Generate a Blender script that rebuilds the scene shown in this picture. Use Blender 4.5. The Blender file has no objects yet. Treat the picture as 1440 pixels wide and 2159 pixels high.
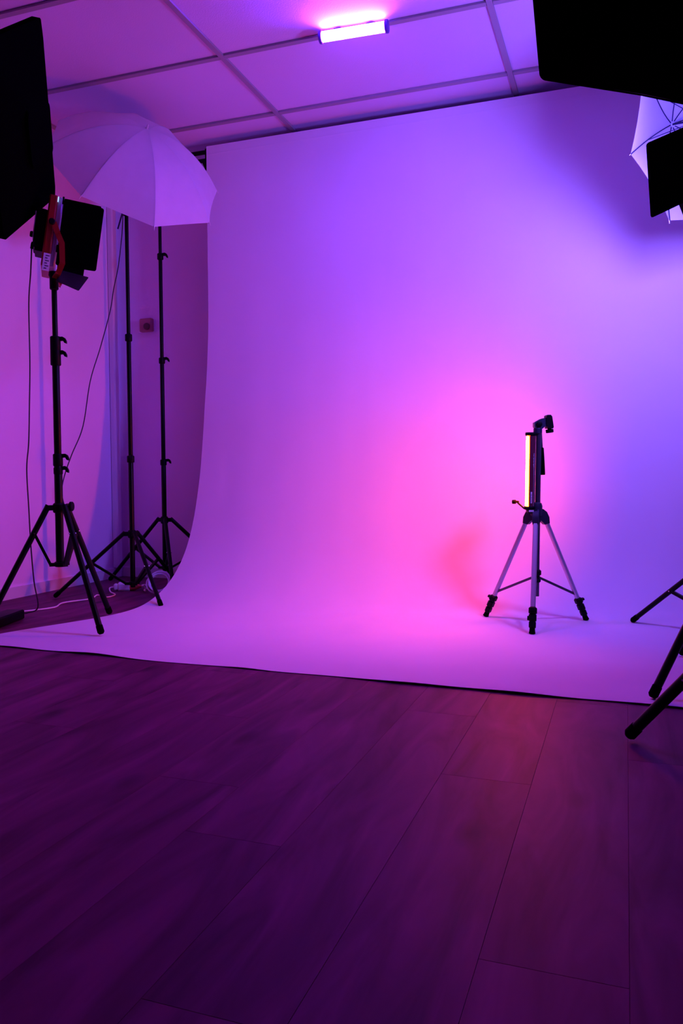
import bpy, bmesh, math, random
from mathutils import Vector, Matrix
random.seed(7)
S = bpy.context.scene
V = Vector

# ------------------------------------------------------------------ camera
CAM_H = 0.655
R_ = V((0.94191, 0.33582, -0.00495)); W_ = V((-0.33567, 0.94075, -0.04838))
R_.normalize(); W_.normalize(); U_ = R_.cross(W_).normalized(); R_ = W_.cross(U_).normalized()
cam_data = bpy.data.cameras.new('camera'); cam = bpy.data.objects.new('camera', cam_data)
S.collection.objects.link(cam)
cam_data.sensor_fit = 'VERTICAL'; cam_data.sensor_height = 36.0; cam_data.sensor_width = 24.0
cam_data.lens = 1680.0 * 36.0 / 2159.0
cam_data.clip_start = 0.05
M = Matrix((R_, U_, -W_)).transposed().to_4x4(); M.translation = V((0, 0, CAM_H))
cam.matrix_world = M
S.camera = cam

# ------------------------------------------------------------------ world, exposure
wd = bpy.data.worlds.new('world'); S.world = wd; wd.use_nodes = True
wd.node_tree.nodes['Background'].inputs[0].default_value = (0.05, 0.01, 0.08, 1)
wd.node_tree.nodes['Background'].inputs[1].default_value = 0.0
S.view_settings.view_transform = 'Standard'
S.view_settings.look = 'None'
S.view_settings.exposure = 0.0
S.view_settings.gamma = 1.0
S.view_settings.use_curve_mapping = False
S.cycles.max_bounces = 10
S.cycles.diffuse_bounces = 6
S.cycles.sample_clamp_indirect = 8.0

# light levels of the three lit lamps (used by the lamps' builders)
VIOLET = (0.165, 0.024, 1.0); VIOLET_POWER = 610.0
ORANGE = (1.0, 0.066, 0.0018); ORANGE_POWER = 440.0
BLUE = (0.225, 0.122, 1.0); BLUE_POWER = 262.0

ROOM_X0, ROOM_X1, ROOM_Y0, ROOM_Y1, ROOM_H = -3.06, 2.3, -2.6, 4.35, 2.533

# ------------------------------------------------------------------ helpers
def mat(name, col, rough=0.5, metal=0.0, spec=0.5, bump=None, noise=None):
    m = bpy.data.materials.new(name); m.use_nodes = True
    nt = m.node_tree; b = nt.nodes['Principled BSDF']
    b.inputs['Base Color'].default_value = (*col, 1)
    b.inputs['Roughness'].default_value = rough
    b.inputs['Metallic'].default_value = metal
    b.inputs['Specular IOR Level'].default_value = spec
    tc = nt.nodes.new('ShaderNodeTexCoord')
    if noise:
        sc, amt = noise
        n = nt.nodes.new('ShaderNodeTexNoise'); n.inputs['Scale'].default_value = sc; n.inputs['Detail'].default_value = 5
        nt.links.new(tc.outputs['Object'], n.inputs['Vector'])
        r = nt.nodes.new('ShaderNodeValToRGB')
        r.color_ramp.elements[0].position = 0.3; r.color_ramp.elements[1].position = 0.7
        r.color_ramp.elements[0].color = (*[c * (1 - amt) for c in col], 1)
        r.color_ramp.elements[1].color = (*[min(1, c * (1 + amt * 0.4)) for c in col], 1)
        nt.links.new(n.outputs['Fac'], r.inputs['Fac']); nt.links.new(r.outputs['Color'], b.inputs['Base Color'])
    if bump:
        sc, st = bump
        n2 = nt.nodes.new('ShaderNodeTexNoise'); n2.inputs['Scale'].default_value = sc; n2.inputs['Detail'].default_value = 6
        nt.links.new(tc.outputs['Object'], n2.inputs['Vector'])
        bp = nt.nodes.new('ShaderNodeBump'); bp.inputs['Strength'].default_value = st; bp.inputs['Distance'].default_value = 0.004
        nt.links.new(n2.outputs['Fac'], bp.inputs['Height']); nt.links.new(bp.outputs['Normal'], b.inputs['Normal'])
    return m

def emit(name, col, power):
    m = bpy.data.materials.new(name); m.use_nodes = True
    nt = m.node_tree; nt.nodes.clear()
    o = nt.nodes.new('ShaderNodeOutputMaterial'); e = nt.nodes.new('ShaderNodeEmission')
    e.inputs[0].default_value = (*col, 1); e.inputs[1].default_value = power
    nt.links.new(e.outputs[0], o.inputs[0]); return m

def cloth_mat(name, col, trans):
    m = bpy.data.materials.new(name); m.use_nodes = True
    nt = m.node_tree; nt.nodes.clear()
    o = nt.nodes.new('ShaderNodeOutputMaterial'); d = nt.nodes.new('ShaderNodeBsdfDiffuse'); t = nt.nodes.new('ShaderNodeBsdfTranslucent')
    mx = nt.nodes.new('ShaderNodeMixShader'); mx.inputs[0].default_value = trans
    tc = nt.nodes.new('ShaderNodeTexCoord'); n = nt.nodes.new('ShaderNodeTexNoise'); n.inputs['Scale'].default_value = 14
    mp = nt.nodes.new('ShaderNodeMapRange'); mp.inputs[3].default_value = 0.9; mp.inputs[4].default_value = 1.0
    mc = nt.nodes.new('ShaderNodeMix'); mc.data_type = 'RGBA'; mc.blend_type = 'MULTIPLY'; mc.inputs[0].default_value = 1
    mc.inputs[6].default_value = (*col, 1)
    nt.links.new(tc.outputs['Object'], n.inputs['Vector']); nt.links.new(n.outputs['Fac'], mp.inputs[0])
    nt.links.new(mp.outputs[0], mc.inputs[7])
    nt.links.new(mc.outputs[2], d.inputs[0]); nt.links.new(mc.outputs[2], t.inputs[0])
    nt.links.new(d.outputs[0], mx.inputs[1]); nt.links.new(t.outputs[0], mx.inputs[2]); nt.links.new(mx.outputs[0], o.inputs[0])
    return m

class G:
    """collects geometry in world coordinates"""
    def __init__(s): s.v = []; s.f = []
    def add(s, vs, fs):
        n = len(s.v); s.v += [V(p) for p in vs]; s.f += [tuple(i + n for i in f) for f in fs]; return s
    def box(s, c, size, ax=None, taper=1.0):
        c = V(c); a = ax or (V((1, 0, 0)), V((0, 1, 0)), V((0, 0, 1)))
        h = [q / 2 for q in size]; vs = []
        for k in (-1, 1):
            t = 1 if k < 0 else taper
            for i, j in ((-1, -1), (1, -1), (1, 1), (-1, 1)):
                vs.append(c + a[0] * (i * h[0] * t) + a[1] * (j * h[1] * t) + a[2] * (k * h[2]))
        return s.add(vs, [(3, 2, 1, 0), (4, 5, 6, 7), (0, 1, 5, 4), (1, 2, 6, 5), (2, 3, 7, 6), (3, 0, 4, 7)])
    def bbox(s, c, size, ax=None, b=0.004):
        """box with chamfered long edges (octagonal section along axis 2)"""
        c = V(c); a = ax or (V((1, 0, 0)), V((0, 1, 0)), V((0, 0, 1)))
        x, y, z = [q / 2 for q in size]
        sec = [(-x + b, -y), (x - b, -y), (x, -y + b), (x, y - b), (x - b, y), (-x + b, y), (-x, y - b), (-x, -y + b)]
        vs = []
        for zz, q in ((-z, 1 - b / max(x, y)), (-z + b, 1), (z - b, 1), (z, 1 - b / max(x, y))):
            vs += [c + a[0] * (p * q) + a[1] * (r * q) + a[2] * zz for p, r in sec]
        fs = [tuple(range(7, -1, -1)), tuple(range(24, 32))]
        for k in range(3):
            for i in range(8):
                j = (i + 1) % 8; fs.append((k * 8 + i, k * 8 + j, k * 8 + 8 + j, k * 8 + 8 + i))
        return s.add(vs, fs)
    def tube(s, p, q, r, r2=None, n=14):
        p = V(p); q = V(q); r2 = r if r2 is None else r2
        d = (q - p).normalized(); x = d.orthogonal().normalized(); y = d.cross(x)
        vs = []
        for c, rr in ((p, r), (q, r2)):
            vs += [c + (x * math.cos(2 * math.pi * k / n) + y * math.sin(2 * math.pi * k / n)) * rr for k in range(n)]
        return s.add(vs, [tuple(range(n - 1, -1, -1)), tuple(range(n, 2 * n))] + [(k, (k + 1) % n, n + (k + 1) % n, n + k) for k in range(n)])
    def path(s, pts, r, n=8):
        pts = [V(p) for p in pts]; vs = []; m = len(pts); x = None
        for i, p in enumerate(pts):
            d = (pts[min(i + 1, m - 1)] - pts[max(i - 1, 0)]).normalized()
            if x is None: x = d.orthogonal().normalized()
            x = (x - d * x.dot(d)).normalized(); y = d.cross(x)
            vs += [p + (x * math.cos(2 * math.pi * k / n) + y * math.sin(2 * math.pi * k / n)) * r for k in range(n)]
        fs = [tuple(range(n - 1, -1, -1)), tuple(range((m - 1) * n, m * n))]
        for i in range(m - 1):
            fs += [(i * n + k, i * n + (k + 1) % n, (i + 1) * n + (k + 1) % n, (i + 1) * n + k) for k in range(n)]
        return s.add(vs, fs)
    def lathe(s, c, ax, prof, n=20):
        """profile [(height along ax, radius)]"""
        c = V(c); d = V(ax).normalized(); x = d.orthogonal().normalized(); y = d.cross(x); vs = []
        for h, r in prof:
            vs += [c + d * h + (x * math.cos(2 * math.pi * k / n) + y * math.sin(2 * math.pi * k / n)) * r for k in range(n)]
        m = len(prof); fs = [tuple(range(n - 1, -1, -1)), tuple(range((m - 1) * n, m * n))]
        for i in range(m - 1):
            fs += [(i * n + k, i * n + (k + 1) % n, (i + 1) * n + (k + 1) % n, (i + 1) * n + k) for k in range(n)]
        return s.add(vs, fs)
    def prism(s, poly, depth_vec):
        n = len(poly); poly = [V(p) for p in poly]; d = V(depth_vec)
        return s.add(poly + [p + d for p in poly], [tuple(range(n - 1, -1, -1)), tuple(range(n, 2 * n))] + [(k, (k + 1) % n, n + (k + 1) % n, n + k) for k in range(n)])

def base_of(o):
    p = V((0, 0, 0))
    while o is not None: p += o.location; o = o.parent
    return p

def obj(name, g, m, parent=None, smooth=True, loc=None):
    """one mesh object from world-space geometry; origin at loc (world) or the parent's origin"""
    pb = base_of(parent) if parent else V((0, 0, 0))
    ob = V(loc) if loc is not None else pb
    me = bpy.data.meshes.new(name)
    me.from_pydata([tuple(v - ob) for v in g.v], [], g.f)
    me.update()
    bm = bmesh.new(); bm.from_mesh(me); bmesh.ops.recalc_face_normals(bm, faces=bm.faces); bm.to_mesh(me); bm.free()
    if smooth:
        for p in me.polygons: p.use_smooth = True
        me.set_sharp_from_angle(angle=math.radians(38))
    me.materials.append(m)
    o = bpy.data.objects.new(name, me); S.collection.objects.link(o)
    o.parent = parent; o.location = ob - pb
    return o

def empty(name, loc, label, cat, group=None):
    o = bpy.data.objects.new(name, None); S.collection.objects.link(o)
    o.location = loc; o.empty_display_size = 0.05
    return tag(o, label, cat, group)

def tag(o, label, cat, group=None):
    o['label'] = label; o['category'] = cat
    if group: o['group'] = group
    return o

# ------------------------------------------------------------------ materials
M_wall = mat('wall_paint', (0.90, 0.74, 0.92), 0.75, bump=(60, 0.15), noise=(2.0, 0.05))
M_skirt = mat('skirting_paint', (0.75, 0.73, 0.75), 0.5)
M_tile = mat('ceiling_board', (0.64, 0.53, 0.73), 0.9, bump=(180, 0.25), noise=(1.5, 0.04))
M_grid = mat('ceiling_grid', (0.30, 0.26, 0.30), 0.55)
def paper_material():
    m = mat('backdrop_paper', (0.80, 0.76, 0.80), 0.88, spec=0.15, noise=(1.6, 0.05))
    nt = m.node_tree; b = nt.nodes['Principled BSDF']; tc = nt.nodes.new('ShaderNodeTexCoord')
    mp = nt.nodes.new('ShaderNodeMapping'); mp.inputs['Scale'].default_value = (4.5, 1.6, 0.55)
    n = nt.nodes.new('ShaderNodeTexNoise'); n.inputs['Scale'].default_value = 1.5; n.inputs['Detail'].default_value = 1.5
    bp = nt.nodes.new('ShaderNodeBump'); bp.inputs['Strength'].default_value = 0.5; bp.inputs['Distance'].default_value = 0.008
    nt.links.new(tc.outputs['Object'], mp.inputs['Vector']); nt.links.new(mp.outputs[0], n.inputs['Vector'])
    nt.links.new(n.outputs['Fac'], bp.inputs['Height']); nt.links.new(bp.outputs['Normal'], b.inputs['Normal'])
    return m
M_paper = paper_material()
M_black = mat('black_metal', (0.0022, 0.002, 0.003), 0.36, spec=0.14)
M_plastic = mat('black_plastic', (0.0025, 0.0025, 0.004), 0.5, spec=0.10)
M_rubber = mat('black_rubber', (0.002, 0.002, 0.002), 0.85, spec=0.03)
M_fabric = mat('black_fabric', (0.0012, 0.0012, 0.0014), 1.0, spec=0.0, bump=(300, 0.3))
M_silver = mat('satin_aluminium', (0.55, 0.55, 0.62), 0.42, metal=0.7)
M_column = mat('dark_aluminium', (0.10, 0.09, 0.13), 0.3, metal=0.7)
M_steel = mat('bright_steel', (0.75, 0.75, 0.78), 0.2, metal=1.0)
M_red = mat('red_anodised', (0.32, 0.014, 0.008), 0.38, metal=0.3)
M_lilac = mat('pale_bezel', (0.55, 0.5, 0.62), 0.45)
M_white = mat('white_plastic', (0.75, 0.72, 0.74), 0.45)
M_sticker = mat('paper_sticker', (0.75, 0.7, 0.75), 0.6)
M_ink = mat('dark_ink', (0.05, 0.03, 0.08), 0.6)
M_wire = mat('dark_rib_wire', (0.02, 0.012, 0.07), 0.4, metal=0.6)
M_cable = mat('black_cable', (0.014, 0.010, 0.02), 0.55)
M_wcable = mat('white_cable', (0.9, 0.8, 0.88), 0.5)
M_socket = mat('wall_box_red', (0.42, 0.13, 0.16), 0.5)
M_button = mat('dark_red_button', (0.10, 0.012, 0.02), 0.5)
M_redplug = mat('red_plastic', (0.7, 0.06, 0.07), 0.4)
M_diff = mat('diffuser_cloth', (0.7, 0.68, 0.72), 0.8)
M_umb = cloth_mat('white_umbrella_nylon', (0.80, 0.78, 0.82), 0.42)
M_umb_dimmed = cloth_mat('white_umbrella_nylon_dimmed', (0.46, 0.52, 0.70), 0.35)  # white nylon darkened in colour to offset the strong light of the near panel
M_smoke = mat('tube_shell', (0.10, 0.010, 0.03), 0.35, spec=0.5)  # red in the base colour stands in for lamp glow scattered into the shell
M_mark = mat('grey_print', (0.035, 0.035, 0.04), 0.7)
E_violet = emit('violet_led', VIOLET, VIOLET_POWER)
E_orange = emit('orange_led', ORANGE, ORANGE_POWER)
E_blue = emit('blue_led', BLUE, BLUE_POWER)
E_bloom = emit('orange_bloom', (1.0, 0.07, 0.0), 1.1)  # dim emission imitating the orange bloom around the lit tube
E_glint = emit('glint_glow', (0.35, 0.55, 1.0), 1.6)  # emission imitating a blue-white highlight, not a lamp

def floor_material():
    m = bpy.data.materials.new('laminate_wood'); m.use_nodes = True
    nt = m.node_tree; b = nt.nodes['Principled BSDF']
    oi = nt.nodes.new('ShaderNodeObjectInfo')
    tc = nt.nodes.new('ShaderNodeTexCoord')
    add = nt.nodes.new('ShaderNodeVectorMath'); add.operation = 'MULTIPLY_ADD'
    comb = nt.nodes.new('ShaderNodeCombineXYZ')
    for i, k in enumerate((7.0, 31.0, 13.0)):
        mm = nt.nodes.new('ShaderNodeMath'); mm.operation = 'MULTIPLY'; mm.inputs[1].default_value = k
        nt.links.new(oi.outputs['Random'], mm.inputs[0]); nt.links.new(mm.outputs[0], comb.inputs[i])
    nt.links.new(tc.outputs['Object'], add.inputs[0]); add.inputs[1].default_value = (1, 1, 1)
    nt.links.new(comb.outputs[0], add.inputs[2])
    mp = nt.nodes.new('ShaderNodeMapping'); mp.inputs['Scale'].default_value = (5.5, 1.0, 4)
    nt.links.new(add.outputs[0], mp.inputs['Vector'])
    n1 = nt.nodes.new('ShaderNodeTexNoise'); n1.inputs['Scale'].default_value = 2.2; n1.inputs['Detail'].default_value = 8; n1.inputs['Distortion'].default_value = 0.8
    nt.links.new(mp.outputs[0], n1.inputs['Vector'])
    r1 = nt.nodes.new('ShaderNodeValToRGB')
    e = r1.color_ramp.elements; e[0].position = 0.30; e[0].color = (0.072, 0.008, 0.034, 1); e[1].position = 0.68; e[1].color = (0.205, 0.030, 0.115, 1)
    nt.links.new(n1.outputs['Fac'], r1.inputs['Fac'])
    # knots
    mp2 = nt.nodes.new('ShaderNodeMapping'); mp2.inputs['Scale'].default_value = (3.6, 1.7, 3)
    nt.links.new(add.outputs[0], mp2.inputs['Vector'])
    vo = nt.nodes.new('ShaderNodeTexVoronoi'); vo.inputs['Scale'].default_value = 1.25
    nt.links.new(mp2.outputs[0], vo.inputs['Vector'])
    r2 = nt.nodes.new('ShaderNodeValToRGB')
    e = r2.color_ramp.elements; e[0].position = 0.035; e[0].color = (0.22, 0.2, 0.2, 1); e[1].position = 0.16; e[1].color = (1, 1, 1, 1)
    nt.links.new(vo.outputs['Distance'], r2.inputs['Fac'])
    mx = nt.nodes.new('ShaderNodeMix'); mx.data_type = 'RGBA'; mx.blend_type = 'MULTIPLY'; mx.inputs[0].default_value = 1
    nt.links.new(r1.outputs['Color'], mx.inputs[6]); nt.links.new(r2.outputs['Color'], mx.inputs[7])
    # per-plank tone
    mr = nt.nodes.new('ShaderNodeMapRange'); mr.inputs[3].default_value = 0.9; mr.inputs[4].default_value = 1.12
    nt.links.new(oi.outputs['Random'], mr.inputs[0])
    mx2 = nt.nodes.new('ShaderNodeMix'); mx2.data_type = 'RGBA'; mx2.blend_type = 'MULTIPLY'; mx2.inputs[0].default_value = 1
    nt.links.new(mx.outputs[2], mx2.inputs[6]); nt.links.new(mr.outputs[0], mx2.inputs[7])
    nt.links.new(mx2.outputs[2], b.inputs['Base Color'])
    b.inputs['Roughness'].default_value = 0.55; b.inputs['Specular IOR Level'].default_value = 0.16; b.inputs['Specular Tint'].default_value = (0.9, 0.25, 0.8, 1)
    bp = nt.nodes.new('ShaderNodeBump'); bp.inputs['Strength'].default_value = 0.12; bp.inputs['Distance'].default_value = 0.002
    nt.links.new(n1.outputs['Fac'], bp.inputs['Height']); nt.links.new(bp.outputs['Normal'], b.inputs['Normal'])
    return m
M_floor = floor_material()

# ------------------------------------------------------------------ room
def structure(name, g, m, label=None, smooth=False):
    o = obj(name, g, m, smooth=smooth); o['kind'] = 'structure'
    if label: o['label'] = label
    return o
cx, cy = (ROOM_X0 + ROOM_X1) / 2, (ROOM_Y0 + ROOM_Y1) / 2
LX, LY = ROOM_X1 - ROOM_X0, ROOM_Y1 - ROOM_Y0
T = 0.1
floor = structure('floor', G().box((cx, cy, -0.0565), (LX + 0.2, LY + 0.2, 0.1)), mat('floor_joint', (0.09, 0.015, 0.045), 0.9), 'dark wood laminate floor of long planks')
# planks run away from the camera (along Y), staggered ends
PW, PL, GAP = 0.192, 1.285, 0.0003
plank_mesh = {}
def plank(x0, x1, y0, y1):
    w, l = round(x1 - x0, 4), round(y1 - y0, 4)
    if w < 0.01 or l < 0.02: return
    key = (w, l)
    if key not in plank_mesh:
        b = 0.0004; a, c = w / 2 - GAP / 2, l / 2 - GAP / 2
        vs = [(-a, -c, -0.0064), (a, -c, -0.0064), (a, c, -0.0064), (-a, c, -0.0064), (-a, -c, -b), (a, -c, -b), (a, c, -b), (-a, c, -b),
              (-a + b, -c + b, 0), (a - b, -c + b, 0), (a - b, c - b, 0), (-a + b, c - b, 0)]
        fs = [(3, 2, 1, 0), (8, 9, 10, 11)] + [(k, (k + 1) % 4, 4 + (k + 1) % 4, 4 + k) for k in range(4)] + [(4 + k, 4 + (k + 1) % 4, 8 + (k + 1) % 4, 8 + k) for k in range(4)]
        me = bpy.data.meshes.new('plank'); me.from_pydata(vs, [], fs); me.materials.append(M_floor); plank_mesh[key] = me
    o = bpy.data.objects.new('plank', plank_mesh[key]); S.collection.objects.link(o); o.parent = floor
    o.location = ((x0 + x1) / 2, (y0 + y1) / 2, 0)
x = ROOM_X0; i = 0
while x < ROOM_X1 - 0.001:
    x1 = min(x + PW, ROOM_X1); y = ROOM_Y0 - (0.0, 0.43, 0.86, 0.21, 0.64, 1.07)[i % 6]
    while y < ROOM_Y1:
        plank(x, x1, max(y, ROOM_Y0), min(y + PL, ROOM_Y1)); y += PL
    x = x1; i += 1

wall_left = structure('wall_left', G().box((ROOM_X0 - T / 2, cy, ROOM_H / 2), (T, LY + 2 * T, ROOM_H)), M_wall, 'plain white painted left wall')
wall_back = structure('wall_back', G().box((cx, ROOM_Y1 + T / 2, ROOM_H / 2), (LX, T, ROOM_H)), M_wall, 'plain white wall behind the paper backdrop')
wall_right = structure('wall_right', G().box((ROOM_X1 + T / 2, cy, ROOM_H / 2), (T, LY + 2 * T, ROOM_H)), mat('wall_paint_grey', (0.5, 0.45, 0.52), 0.85))
wall_front = structure('wall_front', G().box((cx, ROOM_Y0 - T / 2, ROOM_H / 2), (LX, T, ROOM_H)), mat('wall_paint_dark', (0.12, 0.12, 0.13), 0.85))
structure('baseboard_left', G().box((ROOM_X0 + 0.006, cy, 0.03), (0.012, LY, 0.06)), M_skirt, 'low white baseboard along the left wall')
structure('baseboard_back', G().box((cx, ROOM_Y1 - 0.006, 0.03), (LX - 0.03, 0.012, 0.06)), M_skirt)
structure('trim_1', G().bbox((ROOM_X0 + 0.022, ROOM_Y1 - 0.075, 0.06 + 1.225), (0.044, 0.05, 2.45), b=0.008), M_skirt, 'narrow vertical pipe casing in the back left corner')

ceiling = structure('ceiling', G().box((cx, cy, ROOM_H + 0.10), (LX + 0.2, LY + 0.2, 0.1)), mat('ceiling_void', (0.05, 0.05, 0.05), 0.9), 'suspended ceiling of large white boards in a grid')
GX0, GY0, GW, GD, BAR = -1.735, 3.293, 1.2, 0.6, 0.027
tile_mesh = {}
def ceiling_panel(x0, x1, y0, y1):
    x0, x1, y0, y1 = max(x0, ROOM_X0), min(x1, ROOM_X1), max(y0, ROOM_Y0), min(y1, ROOM_Y1)
    w, l = round(x1 - x0, 4), round(y1 - y0, 4)
    if w < 0.04 or l < 0.04: return
    if (w, l) not in tile_mesh:
        me = bpy.data.meshes.new('ceiling_panel'); g = G().box((0, 0, 0.012), (w - 0.004, l - 0.004, 0.014))
        me.from_pydata([tuple(v) for v in g.v], [], g.f); me.materials.append(M_tile); tile_mesh[(w, l)] = me
    o = bpy.data.objects.new('ceiling_panel', tile_mesh[(w, l)]); S.collection.objects.link(o); o.parent = ceiling
    o.location = ((x0 + x1) / 2, (y0 + y1) / 2, ROOM_H + random.uniform(0, 0.0012))
xs = [GX0 + GW * k for k in range(-2, 5)]; ys = [GY0 + GD * k for k in range(-10, 3)]
for a in range(len(xs) - 1):
    for b_ in range(len(ys) - 1): ceiling_panel(xs[a], xs[a + 1], ys[b_], ys[b_ + 1])
for xx in xs:
    if ROOM_X0 < xx < ROOM_X1:
        obj('main_runner', G().box((xx, cy, ROOM_H - 0.001), (BAR - 0.003, LY - 0.002, 0.010)), M_grid, ceiling, smooth=False)
for yy in ys:
    if ROOM_Y0 < yy < ROOM_Y1:
        for a in range(len(xs) - 1):
            x0, x1 = max(xs[a], ROOM_X0) + BAR / 2, min(xs[a + 1], ROOM_X1) - BAR / 2
            obj('cross_runner', G().box(((x0 + x1) / 2, yy + (0.002 if a % 2 else 0), ROOM_H - 0.0005), (x1 - x0, BAR, 0.009)), M_grid, ceiling, smooth=False)

# ------------------------------------------------------------------ paper backdrop: hangs, sweeps, runs out over the floor
PX0, PX1, PY = -2.240, 0.50, 4.05
PROF = [(4.05, 2.492), (4.05, 2.2), (4.05, 1.9), (4.049, 1.6), (4.044, 1.46), (4.034, 1.34), (4.018, 1.19), (3.996, 1.054), (3.970, 0.87), (3.940, 0.70),
        (3.905, 0.56), (3.866, 0.44), (3.82, 0.335), (3.765, 0.245), (3.70, 0.172), (3.625, 0.112), (3.54, 0.064), (3.45, 0.032), (3.36, 0.012), (3.27, 0.0035), (3.17, 0.0022)]
def catmull(pts, n):
    out = []
    for i in range(len(pts) - 1):
        p0 = pts[max(i - 1, 0)]; p1 = pts[i]; p2 = pts[i + 1]; p3 = pts[min(i + 2, len(pts) - 1)]
        for k in range(n):
            t = k / n
            out.append(tuple(0.5 * (2 * p1[d] + (p2[d] - p0[d]) * t + (2 * p0[d] - 5 * p1[d] + 4 * p2[d] - p3[d]) * t * t + (3 * p1[d] - p0[d] - 3 * p2[d] + p3[d]) * t ** 3) for d in range(len(p1))))
    out.append(pts[-1]); return out
PROF2 = catmull(PROF, 4)
def sm(t): t = max(0.0, min(1.0, t)); return t * t * (3 - 2 * t)
def paper_point(u, y, z):
    x = PX0 + (PX1 - PX0) * u
    k = 1 - 0.47 * sm((x + 2.0) / 1.1)            # sweep is wide at the left edge, tighter further right
    yy = 4.05 - (4.05 - y) * k
    zz = z if z > 1.5 else 0.002 + (z - 0.002) * (1 - 0.12 * sm((x + 2.0) / 1.1))
    return x, yy, zz
NU = 72
g = G(); rows = []
for (y, z) in PROF2:
    rows.append([paper_point(u / NU, y, z) for u in range(NU + 1)])
NF = 40
for j in range(1, NF + 1):
    t = j / NF; row = []
    for u in range(NU + 1):
        x0, y0, z0 = rows[len(PROF2) - 1][u]
        ff = (x0 - PX0) / (PX1 - PX0)
        yend = 2.402 - 0.05 * ff + 0.004 * math.sin(ff * 17) + 0.003 * math.sin(ff * 41)
        yy = y0 + (yend - y0) * t
        # the left edge drifts outwards towards the front
        flare = 0.20 * sm((3.2 - yy) / 0.75) * (1 - sm((x0 - PX0) / 1.0))
        lift = 0.0
        for cxl, w, h in ((-2.0, 0.10, 0.004), (-1.72, 0.10, 0.007), (-1.2, 0.08, 0.003), (-0.62, 0.16, 0.006), (-0.30, 0.14, 0.007), (0.12, 0.16, 0.005)):
            lift += h * math.exp(-((x0 - cxl) / w) ** 2)
        lift *= sm((yend + 0.16 - yy) / 0.16)
        row.append((x0 - flare, yy, 0.0022 + lift))
    rows.append(row)
nv = NU + 1
# real paper thickness: a second layer offset behind
flat = [V(p) for r in rows for p in r]
nr = len(rows)
back = []
for r in range(nr):
    for c in range(nv):
        a = flat[min(r + 1, nr - 1) * nv + c] - flat[max(r - 1, 0) * nv + c]
        b_ = flat[r * nv + min(c + 1, NU)] - flat[r * nv + max(c - 1, 0)]
        n = b_.cross(a).normalized()
        if n.z < -0.2 or n.y > 0.2: n = -n
        back.append(flat[r * nv + c] - n * 0.0012)
fs = []
N = nr * nv
for r in range(nr - 1):
    for c in range(NU):
        a, b_, d, e = r * nv + c, r * nv + c + 1, (r + 1) * nv + c + 1, (r + 1) * nv + c
        fs.append((a, b_, d, e)); fs.append((N + e, N + d, N + b_, N + a))
for r in range(nr - 1):
    a, e = r * nv, (r + 1) * nv; fs.append((a, e, N + e, N + a)); a, e = a + NU, e + NU; fs.append((e, a, N + a, N + e))
for c in range(NU):
    fs.append((c + 1, c, N + c, N + c + 1)); a = (nr - 1) * nv + c; fs.append((a, a + 1, N + a + 1, N + a))
g.add(flat + back, fs)
paper = empty('paper_backdrop', ((PX0 + PX1) / 2, PY, 0), 'seamless white paper backdrop sweeping from the ceiling down over the floor', 'backdrop')
obj('paper_sheet', g, M_paper, paper)
obj('paper_roll', G().lathe((PX0, 4.094, 2.446), (1, 0, 0), [(0, 0.03), (0.0005, 0.0445), (PX1 - PX0 - 0.0005, 0.0445), (PX1 - PX0, 0.03)], 28), M_paper, paper)

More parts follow.
